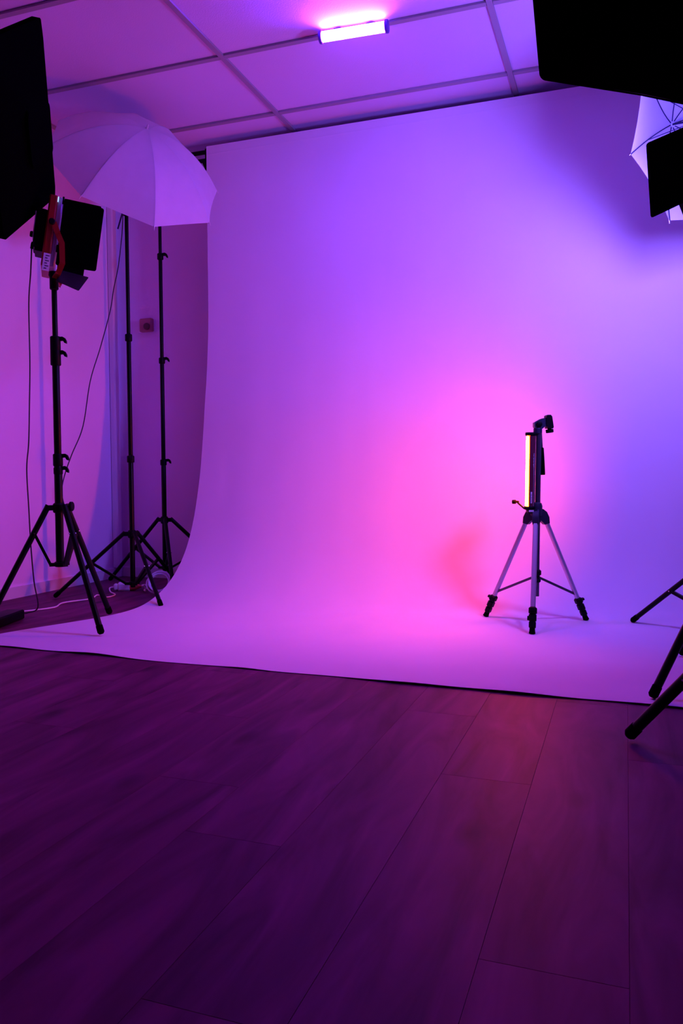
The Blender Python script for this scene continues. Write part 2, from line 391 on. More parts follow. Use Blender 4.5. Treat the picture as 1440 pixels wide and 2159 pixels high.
# ------------------------------------------------------------------ light stands
def light_stand(name, c, feet, hub, collar, sections, clamps, leg_r, label, arm=0.042, attach=0.45, knob=None, brace_r=0.006, lever=True, into=None):
    cx_, cy_ = c; t = into or empty(name, (cx_, cy_, 0), label, 'light stand')
    C3 = lambda z: V((cx_, cy_, z))
    for k, (z0, z1, r) in enumerate(sections):
        obj('pole', G().lathe(C3(z0), (0, 0, 1), [(0, r * 0.92), (0.003, r), (z1 - z0 - 0.003, r), (z1 - z0, r * 0.9)], 20), M_black, t)
    r0 = sections[0][2]
    dirs = []
    for f in feet:
        d = V((f[0] - cx_, f[1] - cy_, 0)); L = d.length; dirs.append((d.normalized(), L))
    g = G().lathe(C3(hub - 0.022), (0, 0, 1), [(0, r0 + 0.004), (0.004, r0 + 0.008), (0.036, r0 + 0.008), (0.042, r0 + 0.003)], 20)
    for d, L in dirs:
        s = d.cross(V((0, 0, 1)))
        g.box(C3(hub) + d * (arm / 2 + r0 / 2), (arm + 0.004, 0.024, 0.022), (d, s, V((0, 0, 1))))
    hb = obj('hub', g, M_plastic, t)
    g = G().lathe(C3(collar - 0.010), (0, 0, 1), [(0, r0 + 0.003), (0.003, r0 + 0.007), (0.019, r0 + 0.007), (0.022, r0 + 0.003)], 20)
    for d, L in dirs:
        s = d.cross(V((0, 0, 1)))
        g.box(C3(collar) + d * (r0 + 0.012), (0.03, 0.022, 0.014), (d, s, V((0, 0, 1))))
    obj('collar', g, M_plastic, t)
    for d, L in dirs:
        a = C3(hub) + d * (r0 + arm * 0.9) + V((0, 0, 0.0))
        zf = leg_r * 0.9 + (d['z'] if False else 0)
        b_ = C3(zf) + d * L
        u = (b_ - a).normalized()
        cap0 = b_ - u * 0.035
        lg = obj('leg', G().tube(a - u * 0.012, cap0, leg_r, n=14), M_black, t)
        obj('foot_cap', G().lathe(cap0, u, [(0, leg_r + 0.0015), (0.028, leg_r + 0.0018), (0.035, leg_r * 0.75)], 14), M_rubber, lg)
        p = a + (b_ - a) * attach; q = C3(collar) + d * (r0 + 0.022)
        s = d.cross(V((0, 0, 1)))
        v = (q - p).normalized(); nrm = v.cross(s).normalized()
        br = G().box((p + q) / 2 - nrm * 0, ((q - p).length + 0.01, 0.015, brace_r * 2), (v, s, nrm))
        bo = obj('brace', br, M_black, t)
        obj('rivet', G().tube(p - s * (leg_r + 0.003), p + s * (leg_r + 0.003), 0.0028, n=8), M_steel, bo)
    for z, ang, h, rr in clamps:
        g = G().lathe(C3(z - h / 2), (0, 0, 1), [(0, rr * 0.9), (0.003, rr), (h - 0.004, rr), (h, rr * 0.85)], 18)
        cl = obj('clamp', g, M_plastic, t)
        d = V((math.cos(ang), math.sin(ang), 0)); s = d.cross(V((0, 0, 1)))
        if lever:
            zt = z + h * 0.28
            pts = [(rr * 0.6, 0.010), (rr + 0.010, 0.012), (rr + 0.020, 0.006), (rr + 0.026, -0.006), (rr + 0.026, -0.017), (rr + 0.018, -0.014), (rr + 0.012, -0.004), (rr * 0.6, -0.006)]
            obj('lever', G().prism([C3(zt) + d * a + V((0, 0, b)) - s * 0.007 for a, b in pts], s * 0.014), M_plastic, cl, smooth=False)
    if knob:
        z, ang = knob; d = V((math.cos(ang), math.sin(ang), 0))
        g = G().tube(C3(z) + d * r0, C3(z) + d * (r0 + 0.03), 0.005)
        g.lathe(C3(z) + d * (r0 + 0.028), d, [(0, 0.017), (0.003, 0.021), (0.012, 0.021), (0.016, 0.017)], 12)
        obj('knob', g, M_plastic, t)
    return t

AZR = math.atan2(0.336, 0.942)       # direction pointing to camera right
s1 = (-2.278, 2.796)
light_stand('light_stand', s1, [(-1.993, 2.686), (-2.251, 3.100), (-2.500, 2.585)], 0.515, 0.272,
            [(0.262, 0.74, 0.0170), (0.70, 1.22, 0.0152), (1.16, 1.475, 0.0112)],
            [(1.208, AZR, 0.062, 0.0215), (1.150, AZR, 0.066, 0.0215), (0.718, AZR, 0.052, 0.0205), (0.672, AZR, 0.03, 0.019)], 0.0125,
            'tall black light stand carrying the LED panel with barn doors', attach=0.21, knob=(0.52, AZR), arm=0.034)
s2 = (-2.467, 3.602)
light_stand('light_stand', s2, [(-2.845, 3.440), (-2.138, 3.356), (-2.419, 4.010)], 0.340, 0.075,
            [(0.055, 0.74, 0.0135), (0.72, 1.38, 0.0118), (1.36, 2.06, 0.0100)],
            [(1.372, AZR - 1.3, 0.036, 0.0185), (0.736, AZR - 1.3, 0.036, 0.0195)], 0.0105,
            'slim black light stand under the white umbrella, its front foot on the paper', attach=0.46, arm=0.036)
s3 = (-2.577, 4.094)
light_stand('light_stand', s3, [(-2.975, 4.10), (-2.13, 4.20), (-2.29, 3.72)], 0.385, 0.100,
            [(0.08, 0.73, 0.0140), (0.71, 1.34, 0.0122), (1.32, 1.93, 0.0108), (1.91, 2.465, 0.0095)],
            [(1.925, AZR, 0.034, 0.018), (1.322, AZR, 0.034, 0.018), (0.725, AZR, 0.034, 0.019)], 0.0115,
            'rearmost black stand beside the left edge of the paper backdrop', attach=0.46, arm=0.036)
sC = (0.392, 3.405)
light_stand('light_stand', sC, [(0.031, 3.650), (0.28, 2.99), (0.80, 3.53)], 0.340, 0.075,
            [(0.055, 0.74, 0.0135), (0.72, 1.38, 0.0118), (1.36, 2.10, 0.0100)],
            [(1.372, AZR, 0.036, 0.0185), (0.736, AZR, 0.036, 0.0195)], 0.0105,
            'black stand at the right edge whose thin far leg rests on the paper', attach=0.54, arm=0.036)
sB = (0.352, 2.695)
light_stand('light_stand', sB, [(0.078, 2.418), (0.193, 3.035), (0.72, 2.69)], 0.50, 0.26,
            [(0.25, 0.74, 0.0170), (0.70, 1.10, 0.0152), (1.05, 1.47, 0.0112)],
            [(1.08, AZR, 0.06, 0.0215), (0.718, AZR, 0.05, 0.0205)], 0.0125,
            'black stand at right whose thick leg ends just inside the paper edge', attach=0.42, arm=0.034)
sA = (0.376, 1.845)
light_stand('light_stand', sA, [(0.013, 2.037), (0.36, 1.45), (0.76, 2.03)], 0.45, 0.20,
            [(0.18, 0.74, 0.0170), (0.70, 1.22, 0.0152), (1.16, 1.78, 0.0112)],
            [(1.2, AZR, 0.062, 0.0215), (0.718, AZR, 0.052, 0.0205)], 0.0135,
            'nearest black stand at right, its foot on the wood floor', attach=0.62, arm=0.034)
sL = (-2.68, 2.20)

# backdrop crossbar on the rear stand
cb = empty('backdrop_crossbar', (s3[0], 4.094, 2.446), 'black crossbar and hook holding the paper roll beside the ceiling', 'crossbar')
obj('bar', G().tube((-2.66, 4.094, 2.480), (PX0 - 0.022, 4.094, 2.480), 0.012), M_black, cb)
obj('lower_bar', G().tube((-2.66, 4.094, 2.437), (PX0 - 0.022, 4.094, 2.437), 0.009), M_black, cb)
obj('hook', G().box((PX0 - 0.019, 4.094, 2.435), (0.010, 0.035, 0.115)).prism([(PX0 - 0.024, 4.08, 2.43), (PX0 - 0.024, 4.08, 2.375), (PX0 - 0.05, 4.08, 2.43)], (0, 0.02, 0)), M_black, cb, smooth=False)
obj('pole_clamp', G().lathe((s3[0], 4.094, 2.42), (0, 0, 1), [(0, 0.015), (0.005, 0.019), (0.075, 0.019), (0.08, 0.012)]), M_plastic, cb)
obj('roll_core', G().tube((PX0 - 0.02, 4.094, 2.446), (PX0 + 0.05, 4.094, 2.446), 0.022), M_black, cb)

# ------------------------------------------------------------------ photo umbrellas
def umbrella(name, c, basis, a0, R, hh, pw, shaft_len, label, mat_, wire):
    c = V(c); X, Y, Z = [V(b) for b in basis]
    t = empty(name, c, label, 'umbrella')
    def rp(k, s, inset=0.0):
        a = a0 - k * math.pi / 4
        return c + (X * math.cos(a) + Y * math.sin(a)) * (R * s) + Z * (hh * (1 - s ** pw) - inset)
    ns, nw = 14, 6
    for k in range(8):
        vs = []; fs = []
        for i in range(ns + 1):
            s = 0.02 + 0.98 * i / ns; p = rp(k, s); q = rp(k + 1, s)
            for j in range(nw + 1):
                w = j / nw; m_ = p.lerp(q, w)
                sag = 0.022 * 4 * w * (1 - w) * s * s          # cloth pulled in between ribs, hem slightly concave
                m_ = m_ - Z * (sag * 0.35) + (c + Z * 0.1 - m_) * (sag * 0.9)
                vs.append(m_)
        n = len(vs)
        for i in range(ns):
            for j in range(nw): fs.append((i * (nw + 1) + j, i * (nw + 1) + j + 1, (i + 1) * (nw + 1) + j + 1, (i + 1) * (nw + 1) + j))
        obj('canopy_panel', G().add(vs, fs), mat_, t)
    for k in range(8):
        r = obj('rib', G().path([rp(k, 0.03 + 0.97 * i / 12, 0.0035) for i in range(13)], 0.0022, 6), wire, t)
        tip = rp(k, 1.0); d = (rp(k, 1.0) - rp(k, 0.94)).normalized()
        obj('rib_tip', G().tube(tip - d * 0.006, tip + d * 0.016, 0.0022, 0.0012, 8), M_white, r)
        j = rp(k, 0.52, 0.006); rn = c + Z * (hh - 0.17)
        obj('stretcher', G().tube(j, rn + (j - rn).normalized() * 0.006, 0.0017, n=6), wire, t)
    top = c + Z * hh
    obj('shaft', G().tube(top - Z * 0.0, top - Z * shaft_len, 0.004), wire, t)
    obj('runner', G().lathe(c + Z * (hh - 0.185), Z, [(0, 0.007), (0.004, 0.010), (0.02, 0.010), (0.024, 0.007)], 14), M_white, t)
    obj('ferrule', G().lathe(top - Z * 0.008, Z, [(0, 0.012), (0.006, 0.009), (0.01, 0.005), (0.026, 0.0045), (0.030, 0.002)], 14), mat_, t)
    return t
umbL_c = V((-2.323, 3.466, 2.160))
umbL_b = ((0.7627, 0.1707, -0.6238), (0.1730, 0.8755, 0.4511), (0.6231, -0.4520, 0.6383))
umbrella('photo_umbrella', umbL_c, umbL_b, 0.9157, 0.447, 0.232, 2.2, 0.567, 'white shoot-through umbrella opened above the stands at left', M_umb, M_wire)
Ax = V((-0.642, 0.757, 0.27)).normalized(); Xr = V((0, 0, 1)).cross(Ax).normalized(); Yr = Ax.cross(Xr)
umbR_c = V((0.322, 3.481, 2.036))
umbrella('photo_umbrella', umbR_c, (Xr, Yr, Ax), math.radians(180 - 26), 0.42, 0.255, 1.28, 0.56, 'white umbrella at right seen from inside with its dark ribs', M_umb_dimmed, M_wire)

def umbrella_clamp(p, axis, pole_top, label):
    t = empty('umbrella_clamp', p, label, 'clamp')
    a = V(axis).normalized(); p = V(p); pt = V(pole_top)
    s = a.cross(V((0, 0, 1))).normalized()
    v = (pt - p).normalized(); s1_ = v.orthogonal().normalized(); s2_ = v.cross(s1_)
    obj('body', G().bbox((p + pt) / 2, (0.022, 0.026, (p - pt).length + 0.02), (s1_, s2_, v), b=0.005).lathe(pt - V((0, 0, 0.045)), (0, 0, 1), [(0, 0.013), (0.004, 0.017), (0.05, 0.017), (0.055, 0.012)], 16), M_plastic, t)
    obj('shaft_grip', G().lathe(p - a * 0.016, a, [(0, 0.010), (0.003, 0.014), (0.029, 0.014), (0.032, 0.010)], 14), M_plastic, t)
    obj('knob', G().tube((p + pt) / 2 + s * 0.012, (p + pt) / 2 + s * 0.035, 0.004).lathe((p + pt) / 2 + s * 0.03, s, [(0, 0.012), (0.003, 0.014), (0.012, 0.014), (0.014, 0.011)], 10), M_plastic, t)
    return t
ZL = V(umbL_b[2]); tL = 0.405
pL = umbL_c - ZL * 0.13
umbrella_clamp((pL.x, pL.y, pL.z), ZL, (s2[0], s2[1], 2.045), 'black swivel clamp joining the left umbrella shaft to its stand')
pR = umbR_c - Ax * 0.15
umbrella_clamp(pR, Ax, (sC[0], sC[1], 2.09), 'black swivel clamp holding the right umbrella shaft')

# lamp head that fires into the right umbrella
fx = Ax; fp = V((0.330, 3.060, 2.055))
t = empty('lamp_head', fp, 'black lamp head at the right edge aimed into the umbrella', 'lamp')
obj('reflector', G().lathe(fp, fx, [(0, 0.030), (0.02, 0.036), (0.10, 0.040), (0.165, 0.062), (0.166, 0.055), (0.11, 0.034)], 22), M_plastic, t)
obj('handle_arm', G().path([fp + fx * 0.02, fp + V((0.02, 0.06, 0.01)), V((sC[0] - 0.01, sC[1] - 0.03, 2.055))], 0.008), M_plastic, t)

# ------------------------------------------------------------------ ceiling tube lamp (violet)
def half_shell(p, q, r, centre_dir, half_angle, n=16, thick=0.0):
    p = V(p); q = V(q); d = (q - p).normalized(); cd = V(centre_dir); cd = (cd - d * cd.dot(d)).normalized(); s = d.cross(cd)
    vs = []
    for c in (p, q):
        for k in range(n + 1):
            a = -half_angle + 2 * half_angle * k / n
            vs.append(c + (cd * math.cos(a) + s * math.sin(a)) * r)
    fs = [(k, k + 1, n + 2 + k, n + 1 + k) for k in range(n)]
    return G().add(vs, fs + [tuple(range(n, -1, -1)), tuple(range(n + 1, 2 * n + 2))])
a0 = V((-1.238, 3.245, ROOM_H - 0.030)); a1 = V((-0.955, 3.262, ROOM_H - 0.030)); ad = (a1 - a0).normalized()
t = empty('ceiling_tube_light', (a0 + a1) / 2, 'short glowing violet tube lamp fixed to the ceiling grid', 'tube light')
obj('lamp_body', half_shell(a0, a1, 0.0195, (0, 0.92, 0.38), math.radians(84)), M_lilac, t)
obj('diffuser', half_shell(a0 + ad * 0.006, a1 - ad * 0.006, 0.0205, (0, -0.92, -0.38), math.radians(98), 22), E_violet, t)
for p, s in ((a0, -1), (a1, 1)):
    obj('end_cap', G().lathe(p - ad * (0.006 if s > 0 else 0.008), ad, [(0, 0.0245), (0.002, 0.0262), (0.012, 0.0262), (0.014, 0.022)], 24), mat('violet_cap', (0.10, 0.03, 0.35), 0.4), t)
for q in (0.25, 0.75):
    p = a0.lerp(a1, q)
    obj('magnet_foot', G().box(p + V((0, 0.004, 0.020)), (0.03, 0.018, 0.012)), M_plastic, t, smooth=False)

# ------------------------------------------------------------------ small camera tripod
TC = V((-0.362, 3.512, 0))
feet = [V((-0.593, 3.602, 0.004)), V((-0.157, 3.646, 0.004)), V((-0.350, 3.267, 0.004))]
t = empty('camera_tripod', TC, 'short silver camera tripod with black pan head standing on the paper sweep', 'tripod')
RH = V((0.942, 0.336, 0)); FW = V((-0.336, 0.942, 0)); ZZ = V((0, 0, 1))
def TP(a, z, d=0.0): return TC + RH * a + ZZ * z + FW * d
obj('centre_column', G().tube(TP(0.003, 0.12), TP(0.008, 0.83), 0.0115, n=18), M_column, t)
g = G().lathe(TP(0, 0.435), (0, 0, 1), [(0, 0.016), (0.01, 0.0185), (0.032, 0.0185), (0.034, 0.024), (0.075, 0.026), (0.088, 0.022), (0.092, 0.015)], 20)
for f in feet:
    d = V((f.x - TC.x, f.y - TC.y, 0)).normalized(); s = d.cross(ZZ)
    p2 = [(0.0, 0.500), (0.026, 0.498), (0.044, 0.485), (0.056, 0.462), (0.058, 0.436), (0.036, 0.430), (0.020, 0.446), (0.0, 0.456)]
    g.prism([TC + d * a + ZZ * z - s * 0.0125 for a, z in p2], s * 0.025)
obj('shoulder', g, mat('blue_black_plastic', (0.012, 0.013, 0.03), 0.45), t)
for f in feet:
    d = V((f.x - TC.x, f.y - TC.y, 0)).normalized(); s = d.cross(ZZ)
    a = TC + d * 0.045 + ZZ * 0.448; b_ = f; u = (b_ - a).normalized(); L = (b_ - a).length; nr_ = u.cross(s).normalized()
    up_end = a + u * (L * 0.80)
    lg = obj('leg', G().bbox((a + up_end) / 2, (0.021, 0.0165, (up_end - a).length), (s, nr_, u), b=0.004), M_silver, t)
    obj('leg_lock', G().bbox(up_end + u * 0.002, (0.033, 0.029, 0.030), (s, nr_, u), b=0.006).box(up_end + nr_ * -0.018 + u * 0.004, (0.014, 0.016, 0.010), (s, nr_, u)), M_plastic, lg)
    g = G().bbox(a + u * L * 0.865, (0.031, 0.027, 0.034), (s, nr_, u), b=0.006).bbox(a + u * L * 0.925, (0.028, 0.024, 0.030), (s, nr_, u), b=0.005)
    g.box(a + u * L * 0.87 + s * 0.017, (0.008, 0.014, 0.016), (s, nr_, u)).tube(a + u * L * 0.8, a + u * (L - 0.022), 0.0095)
    obj('lower_lock', g, M_plastic, lg)
    obj('rubber_foot', G().lathe(b_ - u * 0.032, u, [(0, 0.009), (0.006, 0.0105), (0.022, 0.012), (0.030, 0.0135), (0.031, 0.011)], 14), M_rubber, lg)
    p = a + u * L * 0.74; q = TC + d * 0.016 + ZZ * 0.200; v = (q - p).normalized(); n2 = v.cross(s).normalized()
    obj('spreader_arm', G().box((p + q) / 2, ((q - p).length, 0.012, 0.010), (v, s, n2)), M_column, t, smooth=False)
obj('spreader_hub', G().lathe(TP(0.003, 0.180), (0, 0, 1), [(0, 0.014), (0.004, 0.018), (0.012, 0.018), (0.016, 0.014), (0.030, 0.014), (0.034, 0.020), (0.050, 0.020), (0.056, 0.014)], 18), M_plastic, t)
# crank arm with knob
obj('crank_handle', G().path([TP(-0.030, 0.492), TP(-0.052, 0.500), TP(-0.078, 0.523), TP(-0.082, 0.532)], 0.0035).tube(TP(-0.076, 0.528), TP(-0.092, 0.530), 0.005).lathe(TP(-0.088, 0.529), -RH, [(0, 0.007), (0.002, 0.009), (0.014, 0.009), (0.016, 0.007)], 12), M_rubber, t)
# pan head
g = G().lathe(TP(0.004, 0.820), (0, 0, 1), [(0, 0.014), (0.004, 0.0185), (0.022, 0.0185), (0.026, 0.016), (0.036, 0.017)], 18)
g.prism([TP(a, z, -0.016) for a, z in ((-0.014, 0.850), (-0.014, 0.868), (-0.004, 0.874), (0.014, 0.884), (0.032, 0.888), (0.056, 0.885), (0.060, 0.850), (0.030, 0.850), (0.022, 0.842), (-0.008, 0.842))], FW * 0.032)
hd = obj('pan_head', g, mat('blue_black_head', (0.012, 0.014, 0.04), 0.42), t, smooth=False)
obj('tilt_disc', G().lathe(TP(0.006, 0.861, -0.016), -FW, [(0, 0.0115), (0.002, 0.0125), (0.005, 0.0125), (0.006, 0.0105)], 20), M_plastic, hd)
g = G().prism([TP(a, z, -0.022) for a, z in ((0.036, 0.897), (0.040, 0.900), (0.054, 0.900), (0.060, 0.893), (0.067, 0.848), (0.064, 0.842), (0.040, 0.843), (0.036, 0.870))], FW * 0.044)
obj('camera_plate', g, M_plastic, t, smooth=False)
obj('plate_screw', G().lathe(TP(0.053, 0.846), V((0.12, 0.04, -1)), [(0, 0.008), (0.006, 0.008), (0.007, 0.0165), (0.020, 0.0165), (0.022, 0.013)], 16), M_plastic, t)
hn = obj('pan_handle', G().tube(TP(0.020, 0.848, 0.01), TP(0.026, 0.752, 0.012), 0.0038), M_column, t)
obj('grip', G().lathe(TP(0.0258, 0.762, 0.012), V((0.035, 0.012, -1)), [(0, 0.005), (0.004, 0.0075), (0.06, 0.0092), (0.112, 0.0102), (0.118, 0.009)], 16), M_rubber, hn)

# orange tube lamp clipped beside the column
o0 = TP(-0.030, 0.502, -0.008); o1 = TP(-0.027, 0.818, -0.008); od = (o1 - o0).normalized()
toward_cam = -W_
ang = math.radians(99)
cdir = (toward_cam * math.cos(ang) - R_ * math.sin(ang)).normalized()
t = empty('tube_light', o0, 'glowing orange tube lamp standing upright against the silver tripod column', 'tube light')
obj('diffuser', half_shell(o0 + od * 0.008, o1 - od * 0.010, 0.0195, cdir, math.radians(68), 22), E_orange, t)
obj('bloom_strip', half_shell(o0 + od * 0.008, o1 - od * 0.010, 0.0198, (toward_cam * math.cos(math.radians(26)) - R_ * math.sin(math.radians(26))), math.radians(5), 4), E_bloom, t)  # added glowing strip that draws the bloom fringe beside the diffuser
obj('lamp_body', half_shell(o0 + od * 0.004, o1 - od * 0.004, 0.0205, (toward_cam * math.cos(math.radians(21 - 106)) - R_ * math.sin(math.radians(21 - 106))), math.radians(106), 22), M_smoke, t)
for p, s in ((o0, 0), (o1, 1)):
    obj('end_cap', G().lathe(p - od * 0.006, od, [(0, 0.0225), (0.002, 0.0240), (0.012, 0.0240), (0.014, 0.0225)], 24), M_plastic, t)
# printed label, barcode bars, thin pale line and worn lettering on the shell
def on_shell(az, z, r=0.0212):
    a = math.radians(az); d = (toward_cam * math.cos(a) + R_ * math.sin(a)); d = (d - od * d.dot(od)).normalized(); return o0 + od * z + d * r, d
def shell_patch(az0, az1, z0, z1, r, m, n=4):
    vs = []
    for i in range(n + 1):
        a = az0 + (az1 - az0) * i / n
        vs += [on_shell(a, z0, r)[0], on_shell(a, z1, r)[0]]
    return G().add(vs, [(2 * i, 2 * i + 2, 2 * i + 3, 2 * i + 1) for i in range(n)])
st = obj('sticker', shell_patch(-6, 12, 0.022, 0.070, 0.0212, None), M_sticker, t)
g = G()
zz_ = 0.026
for k, h in enumerate((3, 1.5, 2.5, 1, 3, 1.5, 1, 2.5, 1.2)):
    q = shell_patch(-3, 9 if k % 3 else 6, zz_, zz_ + h * 0.001, 0.0214, None); g.add(q.v, q.f); zz_ += h * 0.001 + 0.0022
obj('barcode', g, M_ink, st)
obj('pale_line', shell_patch(28, 30.5, 0.010, 0.190, 0.0213, None, 1), M_sticker, t)
g = G()
for k in range(9):
    z = 0.178 + k * 0.0065; w = (5, 9, 4, 8, 6, 9, 3, 7, 4)[k]
    q = shell_patch(29 - w, 30, z, z + 0.0028, 0.0214, None, 1); g.add(q.v, q.f)
q = shell_patch(30, 32, 0.172, 0.236, 0.0214, None, 1); g.add(q.v, q.f)
obj('lettering', g, M_sticker, t)
obj('white_tag', G().box(TP(-0.030, 0.491, -0.036), (0.021, 0.001, 0.008), (RH, FW, ZZ)), M_white, t, smooth=False)
obj('holder', G().bbox(TP(-0.020, 0.488, -0.012), (0.046, 0.044, 0.016), (RH, FW, ZZ), b=0.004), M_plastic, t)

# ------------------------------------------------------------------ LED panel with barn doors (left, on the tall stand)
def led_panel(name, c, n, up, H, D, label, lit, shell, stand_top):
    c = V(c); n = V(n).normalized(); up = V(up); up = (up - n * up.dot(n)).normalized(); w = n.cross(up)   # w: away from the camera
    if w.dot(W_) < 0: w = -w
    L = lambda a, b, d=0.0: c + n * a + up * b + w * d
    t = empty(name, c, label, 'led panel')
    obj('housing', G().bbox(L(-0.016, 0.005), (0.034, D, H), (n, w, up), b=0.006), shell, t)
    obj('bezel', G().bbox(L(0.010, 0.005), (0.020, D - 0.01, H - 0.006), (n, w, up), b=0.004), M_lilac, t)
    if lit: obj('led_face', G().box(L(0.0215, 0.005), (0.002, D - 0.05, H - 0.05), (n, w, up)), E_blue, t, smooth=False)
    else: obj('led_face', G().box(L(0.0215, 0.005), (0.002, D - 0.05, H - 0.05), (n, w, up)), M_diff, t, smooth=False)
    bx = obj('battery_box', G().bbox(L(-0.055, 0.020), (0.044, D * 0.55, 0.165), (n, w, up), b=0.008).box(L(-0.050, -0.065), (0.034, D * 0.5, 0.02), (n, w, up)), M_plastic, t)
    obj('battery_plate', G().box(L(-0.079, 0.030, -0.01), (0.004, D * 0.45, 0.11), (n, w, up)), M_lilac, bx, smooth=False)
    obj('dial_knob', G().lathe(L(-0.076, -0.010, -D * 0.2), -n, [(0, 0.012), (0.012, 0.0125), (0.016, 0.010)], 14), M_plastic, t)
    # yoke: flat red band on the near side, bends under the panel to the stand
    st = V(stand_top); dn = -D / 2 - 0.012
    P = [L(-0.003, 0.035, dn), L(0.0185, -0.0075, dn), L(0.038, -0.041, dn), L(0.050, -0.122, dn), L(0.038, -0.165, dn + 0.010)]
    for sgn, pts in ((1, P), (-1, [L((p - c).dot(n), (p - c).dot(up), -((p - c).dot(w))) for p in P])):
        g = G()
        pts = pts + [st + (pts[-1] - st) * 0.25 + V((0, 0, 0.0))]
        for i in range(len(pts) - 1):
            p, q = pts[i], pts[i + 1]; v = (q - p).normalized(); bn = (n - v * n.dot(v)).normalized(); tn = v.cross(bn)
            g.box((p + q) / 2, (0.022, 0.004, (q - p).length + 0.004), (bn, tn, v))
        obj('yoke_arm', g, shell, t, smooth=False)
    obj('yoke_base', G().lathe(st - V((0, 0, 0.045)), (0, 0, 1), [(0, 0.014), (0.004, 0.018), (0.05, 0.018), (0.06, 0.022), (0.075, 0.020)], 16), M_plastic, t)
    obj('pivot_knob', G().lathe(L(-0.010, 0.035, dn - 0.002), -w, [(0, 0.010), (0.003, 0.013), (0.012, 0.013), (0.015, 0.010)], 12), M_plastic, t)
    return t, L, (n, up, w)
def quad_slab(pts, th=0.0022):
    p = [V(q) for q in pts]; nn = (p[1] - p[0]).cross(p[3] - p[0]).normalized() * th
    c = sum(p, V((0, 0, 0))) / 4
    poly = []
    for i in range(4):      # rounded corners
        a, b_, d = p[i - 1], p[i], p[(i + 1) % 4]; r = 0.008
        poly += [b_ + (a - b_).normalized() * r, b_ + ((a - b_).normalized() + (d - b_).normalized()) * r * 0.3, b_ + (d - b_).normalized() * r]
    return G().prism([q - nn / 2 for q in poly], nn)
nL0 = V((0.776, 0.631, 0)).normalized()
nL = nL0 * 0.99 - V((0, 0, 1)) * 0.144
upL = nL0 * 0.144 + V((0, 0, 1)) * 0.99
t, L, bs = led_panel('led_panel', (-2.305, 2.833, 1.655), nL, upL, 0.295, 0.225,
    'red framed LED panel with black barn doors, turned towards the backdrop', False, M_red, (s1[0], s1[1], 1.478))
obj('barn_door', quad_slab([L(0.024, 0.138, -0.120), L(0.184, 0.136, -0.135), L(0.184, -0.128, -0.135), L(0.024, -0.134, -0.120)]), M_fabric, t)
obj('barn_door', quad_slab([L(0.024, 0.130, 0.118), L(0.140, 0.126, 0.130), L(0.136, -0.122, 0.130), L(0.024, -0.128, 0.118)]), M_fabric, t)
obj('barn_door', quad_slab([L(0.024, 0.146, -0.108), L(0.024, 0.146, 0.110), L(0.172, 0.168, 0.110), L(0.172, 0.150, -0.108)]), M_fabric, t)
obj('barn_door', quad_slab([V((-2.2326, 2.7525, 1.4577)), V((-2.1174, 2.7485, 1.4068)), V((-2.2072, 2.9344, 1.5103)), V((-2.3488, 2.9285, 1.552))]), mat('barn_door_sheet', (0.012, 0.005, 0.012), 0.5, spec=0.2), t)
for b in (0.15, -0.05): obj('hinge', G().tube(L(0.022, b, -0.116), L(0.022, b - 0.03, -0.116), 0.004), M_black, t)
obj('glint_patch', G().box(L(0.002, 0.135, -0.1165), (0.004, 0.002, 0.022), (bs[0], bs[2], bs[1])), E_glint, t, smooth=False)  # small glowing patch in place of a specular glint on the panel edge
pc = L(-0.012, -0.128, -0.1150)
pl = obj('rating_plate', G().box(pc, (0.028, 0.0016, 0.072), (bs[0], bs[2], bs[1])), M_sticker, t, smooth=False)
g = G()
for k in range(6): g.box(pc + bs[1] * ((k - 2.5) * 0.0105) - bs[2] * 0.0012 + bs[0] * (0.002 if k % 2 else -0.002), (0.015 if k % 2 else 0.010, 0.0006, 0.004), (bs[0], bs[2], bs[1]))
obj('small_print', g, M_ink, pl, smooth=False)
plug = L(-0.082, -0.045, -0.04)
obj('power_plug', G().tube(L(-0.060, -0.045, -0.04), plug, 0.006).tube(plug + bs[0] * 0.004, plug - V((0, 0, 0.024)), 0.0062), M_plastic, t)

# cord from the panel down to its power adapter
ad0 = V((-2.575, 2.765, 0.0235)); adx = V((0.262, -0.965, 0)).normalized(); ady = V((0.965, 0.262, 0))
t = empty('power_adapter', (ad0.x, ad0.y, 0), 'black power adapter brick lying on the wood floor by the left wall', 'power adapter')
obj('body', G().bbox(ad0, (0.085, 0.043, 0.27), (ady, ZZ, adx), b=0.006), M_plastic, t)
obj('strain_relief', G().tube(ad0 - adx * 0.135 + ady * 0.02, ad0 - adx * 0.158 + ady * 0.02, 0.007, 0.005), M_rubber, t)
ce = ad0 - adx * 0.158 + ady * 0.02
pts = catmull([tuple(plug - V((0, 0, 0.022))), tuple(plug + V((-0.004, -0.004, -0.12))), (-2.475, 2.87, 1.407), (-2.470, 2.862, 1.15), (-2.474, 2.858, 0.97), (-2.476, 2.85, 0.80), (-2.486, 2.845, 0.68), (-2.484, 2.85, 0.50), (-2.487, 2.86, 0.346), (-2.487, 2.875, 0.18), (-2.490, 2.90, 0.06), (ce.x + 0.02, ce.y + 0.012, 0.024), tuple(ce)], 6)
tag(obj('adapter_cable', G().path(pts, 0.0029), M_cable), 'black cord hanging from the LED panel down to the floor adapter', 'cable')
pts = catmull([(-2.472, 3.582, 2.03), (-2.474, 3.570, 1.90), (-2.450, 3.50, 1.72), (-2.425, 3.42, 1.58), (-2.405, 3.36, 1.46), (-2.408, 3.28, 1.27), (-2.410, 3.20, 1.10), (-2.380, 3.10, 0.88), (-2.352, 2.98, 0.745), (-2.320, 2.89, 0.655), (-2.285, 2.824, 0.585), (-2.270, 2.818, 0.53)], 6)
tag(obj('sync_cable', G().path(pts, 0.0025), M_cable), 'thin black cable slung from the umbrella stand to the tall stand', 'cable')

